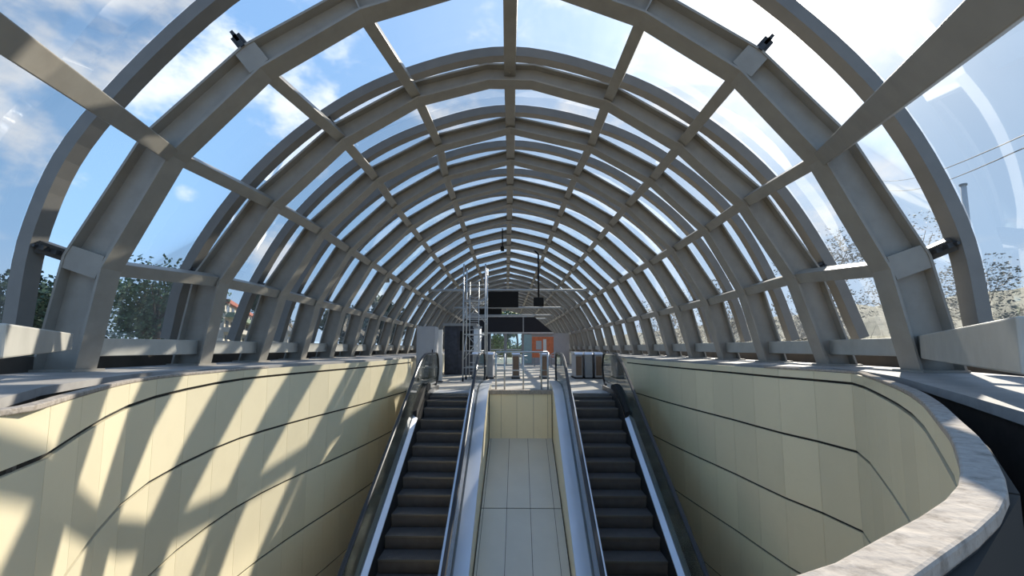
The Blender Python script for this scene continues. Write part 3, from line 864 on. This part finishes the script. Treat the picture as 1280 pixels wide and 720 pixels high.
# hanging displays
def display(px0, py0, px1, py1, y, label, hang_z, name='display_board'):
    a = ray_y(px0, py0, y); b = ray_y(px1, py1, y)
    t = empty(name, ((a.x+b.x)/2, y, b.z), label, 'display', 'hanging displays')
    MB().box(a.x, b.x, y, y+.16, b.z, a.z).build('housing', M['black'], t, bevel=.01)
    MB().box(a.x+.03, b.x-.03, y-.012, y-.001, b.z+.03, a.z-.03).build('screen', M['screen'], t)
    for x in (a.x+.12*(b.x-a.x), b.x-.12*(b.x-a.x)):
        MB().tube([(x, y+.08, a.z), (x, y+.08, hang_z)], .018).build('hanger', M['frame'], t)
    return t
yt = ribY[8]-FW/2
display(610, 364.5, 648, 384, yt-.08, 'wide black display board hanging under the nearest tie beam, left of centre', 2.36+CZ-.05)
yt2 = ribY[12]-FW/2
a = display(598, 386, 627, 393, yt2-.08, 'low dark display board hanging farther back, behind the scaffold top', 2.36+CZ-.05)

# camera pole with small display
a = ray_y(667, 372, 15.3); b = ray_y(679.5, 383, 15.3)
rz = 4.2+CZ
t = empty('hanging_monitor', ((a.x+b.x)/2, 15.3, b.z), 'small black monitor on a long drop pole, right of the wide display', 'monitor')
MB().box(a.x, b.x, 15.2, 15.42, b.z, a.z).build('housing', M['black'], t, bevel=.015)
MB().box(a.x+.03, b.x-.03, 15.188, 15.199, b.z+.03, a.z-.03).build('screen', M['screen'], t)
px_ = ray_y(673, 330, 15.31)
rooftop = prof[7][1]
MB().tube([(px_.x, 15.31, a.z), (px_.x, 15.31, ray_y(673, 318, 15.31).z)], .03).build('pole', M['black'], t, smooth=True)
zt = ray_y(673, 318, 15.31).z
MB().tube([(px_.x, 15.31, zt), (px_.x-.1, 15.31, zt+.1), (px_.x-.1, 16.3, zt+.35)], .03).build('bracket', M['black'], t)
# dome camera on the ridge
a = ray_y(628, 311, 15.6)
t = empty('security_camera', (a.x, 15.6, a.z), 'small dark security camera fixed to the ridge purlin', 'camera')
MB().box(a.x-.06, a.x+.06, 15.45, 15.75, a.z-.06, a.z+.06).build('housing', M['black'], t, bevel=.01)
MB().tube([(a.x, 15.6, a.z+.06), (a.x, 15.6, prof[7][0].z+.03)], .02).build('stem', M['black'], t)
MB().tube([(a.x, 15.40, a.z), (a.x, 15.449, a.z)], .035, 12).build('lens', M['screen'], t)

# floodlights on the third purlin left
for (px, py, y, lb) in ((481, 345, 13.9, 'grey floodlight under the third left purlin, nearest of three'), (506, 364, 17.2, 'grey floodlight under the third left purlin, middle of three'), (525, 378, 21.4, 'grey floodlight under the third left purlin, farthest of three')):
    p = ray_y(px, py, y)
    t = empty('floodlight', p, lb, 'floodlight', 'floodlights along the left purlin')
    h = MB(); h.hexa([p+V(q) for q in ((-.09, -.1, -.16), (.09, -.1, -.16), (.09, -.1, .14), (-.09, -.1, .14))], [p+V(q) for q in ((-.13, .1, -.2), (.13, .1, -.2), (.13, .1, .18), (-.13, .1, .18))])
    h.build('housing', M['lamp'], t, bevel=.01)
    MB().box(p.x-.08, p.x+.08, p.y-.112, p.y-.101, p.z-.14, p.z+.12).build('lens', M['white'], t)
    k = min(range(NR-1), key=lambda i: abs(ribY[i]+.8-y))
    f = (y-ribY[k])/(ribY[k+1]-ribY[k]); q = prof[k][-3].lerp(prof[k+1][-3], f); q = V((q.x-.05, y, q.z+.06))
    MB().tube([p+V((0, 0, .14)), q], .02).build('bracket', M['frame'], t)

# end of the hall
EY = 30.6
c = centre(EY)
def ez(py): return ray_y(640, py, EY).z
def ex(px): return ray_y(px, 430, EY).x
t = empty('end_fascia', (0, EY, ez(415)), 'long dark fascia band over the doors at the far end', 'fascia')
mb = MB(); mb.poly_prism([(ex(558), EY, ez(416)), (ex(692), EY, ez(416)), (ex(668), EY, ez(396)), (ex(584), EY, ez(396))], (0, .5, 0)); mb.build('panel', M['fascia'], t)
MB().box(ex(653.4), ex(655), EY-.04, EY-.001, ez(416), ez(396)).build('mullion', M['frame'], t)
MB().box(ex(598), ex(692), EY-.06, EY-.001, ez(417.3), ez(415.2)).build('lower_trim', M['pipe'], t)
MB().box(ex(584), ex(668), EY-.06, EY-.001, ez(396.4), ez(394.8)).build('upper_trim', M['pipe'], t)
# glazed doors below
t = empty('entrance_doors', (ex(632), EY+.2, 0), 'pair of glazed entrance doors with greenery behind at the far end', 'door')
for x0, x1, nm in ((612, 613.5, 'jamb'), (630, 633.5, 'centre_post'), (652, 654.5, 'jamb')):
    MB().box(ex(x0), ex(x1), EY+.1, EY+.25, 0, ez(416.5)).build(nm, M['frame'], t)
for x0, x1 in ((613.6, 629.9), (633.6, 651.9)):
    d = MB().box(ex(x0), ex(x1), EY+.16, EY+.18, .06, ez(417)).build('door_glass', M['doorglass'], t)
    MB().box(ex(x0), ex(x1), EY+.12, EY+.155, .95, 1.03).build('push_bar', M['pipe'], d)
mb = MB()
mb.box(ex(556), ex(611.9), EY+.1, EY+.3, 0, ez(416.5)); structure(mb.build('wall_end_left', M['kiosk']))
mb = MB(); mb.box(ex(654.6), ex(712), EY+.1, EY+.3, 0, ez(416.5)); structure(mb.build('wall_end_right', M['cabinet']))
t = empty('teal_board', (ex(660), EY-.1, 0), 'pale teal glass board left of the orange board at the far end', 'board')
MB().box(ex(655), ex(664.5), EY-.05, EY+.05, .05, ez(418)).build('panel', M['teal'], t)
MB().box(ex(654.6), ex(665), EY-.08, EY+.08, 0, .049).build('foot', M['frame'], t)
# orange board stands nearer
oy = 27
def ox_(px): return ray_y(px, 430, oy).x
def oz_(py): return ray_y(680, py, oy).z
t = empty('notice_board', (ox_(679), oy, 0), 'orange notice board with a grey picture, standing right of the far doors', 'notice board')
MB().box(ox_(665), ox_(692), oy, oy+.06, oz_(447), oz_(421)).build('board', M['orange'], t)
MB().box(ox_(670), ox_(677), oy-.012, oy-.001, oz_(437), oz_(426)).build('picture', M['cabinet'], t)
MB().box(ox_(679), ox_(683), oy-.012, oy-.001, oz_(440), oz_(424)).build('text_strip', M['white'], t)
for px in (668, 689): MB().box(ox_(px)-.03, ox_(px)+.03, oy+.061, oy+.12, 0, oz_(422)).build('leg', M['frame'], t)

# ================================================================ OUTSIDE
def tree(name, x, y, h, rad, leafm, label, group, n=2600, leaf=.22, trunk=.18, base=-.3, sparse=1.0, crown0=.25, cat='tree'):
    rnd = random.Random(int(x*31+y*17))
    t = empty(name, (x, y, base), label, cat, group)
    tb = MB(); tb.tube([(x, y, base), (x+.1, y, base+h*.35), (x-.05, y+.1, base+h*.8)], [trunk, trunk*.75, trunk*.25], 8)
    blobs = []
    nb = 14
    for i in range(nb):
        a = rnd.uniform(0, 6.283); zz = rnd.uniform(crown0+.08, .93); rr = rad*(1-abs(zz-.55)*1.1)*rnd.uniform(.25, .8)
        c_ = V((x+math.cos(a)*rr, y+math.sin(a)*rr, base+h*zz)); blobs.append((c_, rad*rnd.uniform(.28, .5)))
        tb.tube([(x, y, base+h*min(.6, zz*.6)), c_], [trunk*.35, trunk*.08], 5, cap=False)
    tb.build('trunk', M['bark'], t)
    mb = MB()
    for i in range(int(n*sparse)):
        c_, r_ = blobs[rnd.randrange(nb)]
        d = V((rnd.gauss(0, 1), rnd.gauss(0, 1), rnd.gauss(0, .8))); d = d.normalized()*r_*rnd.uniform(.55, 1.05)
        p = c_+d; u = V((rnd.gauss(0, 1), rnd.gauss(0, 1), rnd.gauss(0, 1))).normalized(); w = u.orthogonal().normalized()
        s = leaf*rnd.uniform(.5, 1.2)
        mb.quad(p-u*s, p+w*s*.5, p+u*s, p-w*s*.5)
    o = mb.build('foliage', M[leafm], t)
    return t
LT = 'trees outside on the left'
tree('broadleaf_tree', -17.6, 21.5, 5.9, 2.9, 'leafgreen', 'big round dark green tree outside, seen between the first two ribs on the left', LT, 9000, .11)
tree('broadleaf_tree', -13.4, 12.5, 3.2, 1.6, 'leafdark', 'dark green tree at the left edge of the picture, outside the nearest glass', LT, 6000, .085)
tree('broadleaf_tree', -47, 82, 13, 5, 'leafdark', 'tall dark tree far outside left, behind the striped buildings', LT, 2800, .45, .3)
tree('broadleaf_tree', -14.5, 38, 5.5, 2.6, 'leafdark', 'dark bushy tree outside left, behind the fourth and fifth ribs', LT, 2800, .22)
tree('broadleaf_tree', -10.2, 34, 5.2, 2.2, 'leafdark', 'dark tree outside left, behind the far ribs', LT, 2400, .22)
tree('broadleaf_tree', -3.0, 56, 5.6, 2.2, 'leafyellow', 'sunlit yellow green tree outside the far entrance doors, left pane', 'trees beyond the far doors', 3800, .22, crown0=-.05)
tree('broadleaf_tree', -.2, 58, 5.8, 2.2, 'leafyellow', 'sunlit yellow green tree outside the far entrance doors, right pane', 'trees beyond the far doors', 3800, .22, crown0=-.05)
tree('broadleaf_tree', -1.7, 61, 6.4, 2.6, 'leafgreen', 'darker green tree behind the two sunlit trees beyond the far doors', 'trees beyond the far doors', 3800, .25, crown0=-.05)
RT = 'trees outside on the right'
tree('bare_tree', 10.3, 15.2, 5.6, 2.0, 'leafdry', 'sparse dry tree outside the right glass between the first two ribs', RT, 3600, .06, .1)
tree('bare_tree', 13.5, 15.5, 6.3, 2.0, 'leafdry', 'sparse dry tree outside right, behind the nearest rib', RT, 2400, .055, .09)
tree('broadleaf_tree', 20.6, 16.2, 6.9, 1.5, 'leafdark', 'dark conical tree at the right edge of the picture, on the bank', RT, 5200, .09)
tree('bare_tree', 9.6, 21, 4.6, 2.0, 'leafdry', 'low dry tree outside right, seen between the second and third ribs', RT, 3200, .07, .1)
tree('bare_tree', 9.4, 28, 4.6, 2.2, 'leafdry', 'dry bushy tree outside right, behind the fourth rib', RT, 3200, .08, .1)

# dry bank on the right
mb = MB(); nx, ny = 26, 60
for j in range(ny+1):
    for i in range(nx+1):
        x = 7.5+i*1.1; y = 2+j*1.6
        f = min(1, max(0, (x-7.5)/14)); z = -.32+3.9*f*f*(3-2*f)+(.45*noise.noise(V((x*.35, y*.3, 0)))+.2*noise.noise(V((x*1.1, y*1.1, 3))))*min(1, f*6)
        mb.v.append(V((x, y, z)))
for j in range(ny):
    for i in range(nx):
        a = j*(nx+1)+i; mb.f.append((a, a+1, a+nx+2, a+nx+1)); mb.m.append(0)
structure(mb.build('hillside', M['hill'], smooth=True))
mb = MB(); rnd = random.Random(5)
for i in range(5200):
    x = 8.3+abs(rnd.gauss(0, 6)); y = rnd.uniform(4, 60); f = min(1, max(0, (x-7.5)/14)); z = -.32+3.9*f*f*(3-2*f)
    u = V((rnd.gauss(0, .35), rnd.gauss(0, .35), 1)).normalized(); w = u.orthogonal().normalized(); s = rnd.uniform(.2, .75)
    p = V((x, y, z-.1)); mb.quad(p-w*.03, p+w*.03, p+u*s+w*.01, p+u*s-w*.01)
o = mb.build('dry_grass', M['leafdry']); tag(o, 'tall dry grass growing on the bank outside the right glass', 'grass', kind='stuff')
for i, (x, y, h, r, m_, lb) in enumerate(((11.2, 9.4, 2.2, 1.3, 'leafdry', 'dry bush on the bank outside the nearest right glass, below the leaning purlin'), (12.6, 12.2, 2.6, 1.5, 'leafdry', 'dry bush on the bank just behind the nearest right rib'),
                                   (8.6, 13.2, 2.3, 1.2, 'leafdry', 'greyish dry bush outside the right glass between first and second ribs'), (8.9, 18.0, 2.3, 1.2, 'leafdry', 'dry bush outside the right glass between second and third ribs'))):
    tree('dry_bush', x, y, h, r, m_, lb, 'bushes on the right bank', 3200, .05, .04, base=-.3+3.9*(lambda f: f*f*(3-2*f))((x-7.5)/14)-.15, crown0=.05, cat='bush')

# utility pole with wires
pt = ray_y(1204, 232, 13.5)
t = empty('utility_pole', (pt.x, 13.5, 2.0), 'slim pale utility pole on the bank outside the right glass', 'pole')
MB().tube([(pt.x, 13.5, 2.0), (pt.x, 13.5, pt.z)], [.10, .075], 12).build('shaft', M['white'], t, smooth=True)
MB().tube([(pt.x, 13.5, pt.z), (pt.x, 13.5, pt.z+.05)], .10, 12).build('cap', M['frame'], t)
for a, b, lb in (((1100, 226), (1300, 160), 'upper overhead wire crossing the sky outside the right glass'), ((1110, 238), (1300, 176), 'lower overhead wire crossing the sky outside the right glass')):
    A_ = ray_y(a[0], a[1], 30); B_ = ray_y(b[0], b[1], 9)
    pts = [A_.lerp(B_, i/10)-V((0, 0, .4*math.sin(math.pi*i/10))) for i in range(11)]
    o = MB().tube(pts, .014, 6).build('overhead_wire', M['wire'], loc=A_); tag(o, lb, 'wire', 'overhead wires')

# apartment blocks on the left
def block(p0, p1, depth, h, nfl, label, red=False):
    p0 = V(p0); p1 = V(p1); d = (p1-p0).normalized(); n = V((d.y, -d.x, 0))
    if n.dot(V((0, 0, 0))-p0) < 0: n = -n
    t = empty('apartment_block', p0, label, 'building', 'apartment blocks on the left')
    z0 = -.3
    q = [p0, p1, p1-n*depth, p0-n*depth]
    MB().poly_prism([V((v.x, v.y, z0)) for v in q], (0, 0, h)).build('wall', M['wallbeige'], t)
    fh = h/nfl; L = (p1-p0).length
    for f in range(nfl):
        zz = z0+fh*f
        a = p0+n*.01; b = p1+n*.01
        MB().poly_prism([V((v.x, v.y, zz+.05*fh)) for v in (a, b, b+n*.8, a+n*.8)], (0, 0, fh*.32)).build('balcony', M['bandgreen'] if f % 2 else M['wallbeige'], t)
        mb = MB(); k = max(3, int(L/3))
        for i in range(k):
            u = a+d*(L*(i+.25)/k); w = a+d*(L*(i+.75)/k); mb.poly_prism([V((v.x, v.y, zz+fh*.42)) for v in (u, w, w+n*.03, u+n*.03)], (0, 0, fh*.42))
        mb.build('window_row', M['windowdark'], t)
    MB().poly_prism([V((v.x, v.y, z0+h)) for v in (p0+n*.3, p1+n*.3, p1-n*(depth+.3), p0-n*(depth+.3))], (0, 0, .35)).build('roof', M['roofred'] if red else M['frame'], t)
block((-27.2, 41, 0), (-37.8, 63.5, 0), 6, 5.6, 4, 'striped beige and green apartment block outside left, behind the second rib', True)
block((-30, 58, 0), (-46, 92, 0), 7, 4.6, 3, 'striped beige apartment block outside left, behind the third rib, farther off')
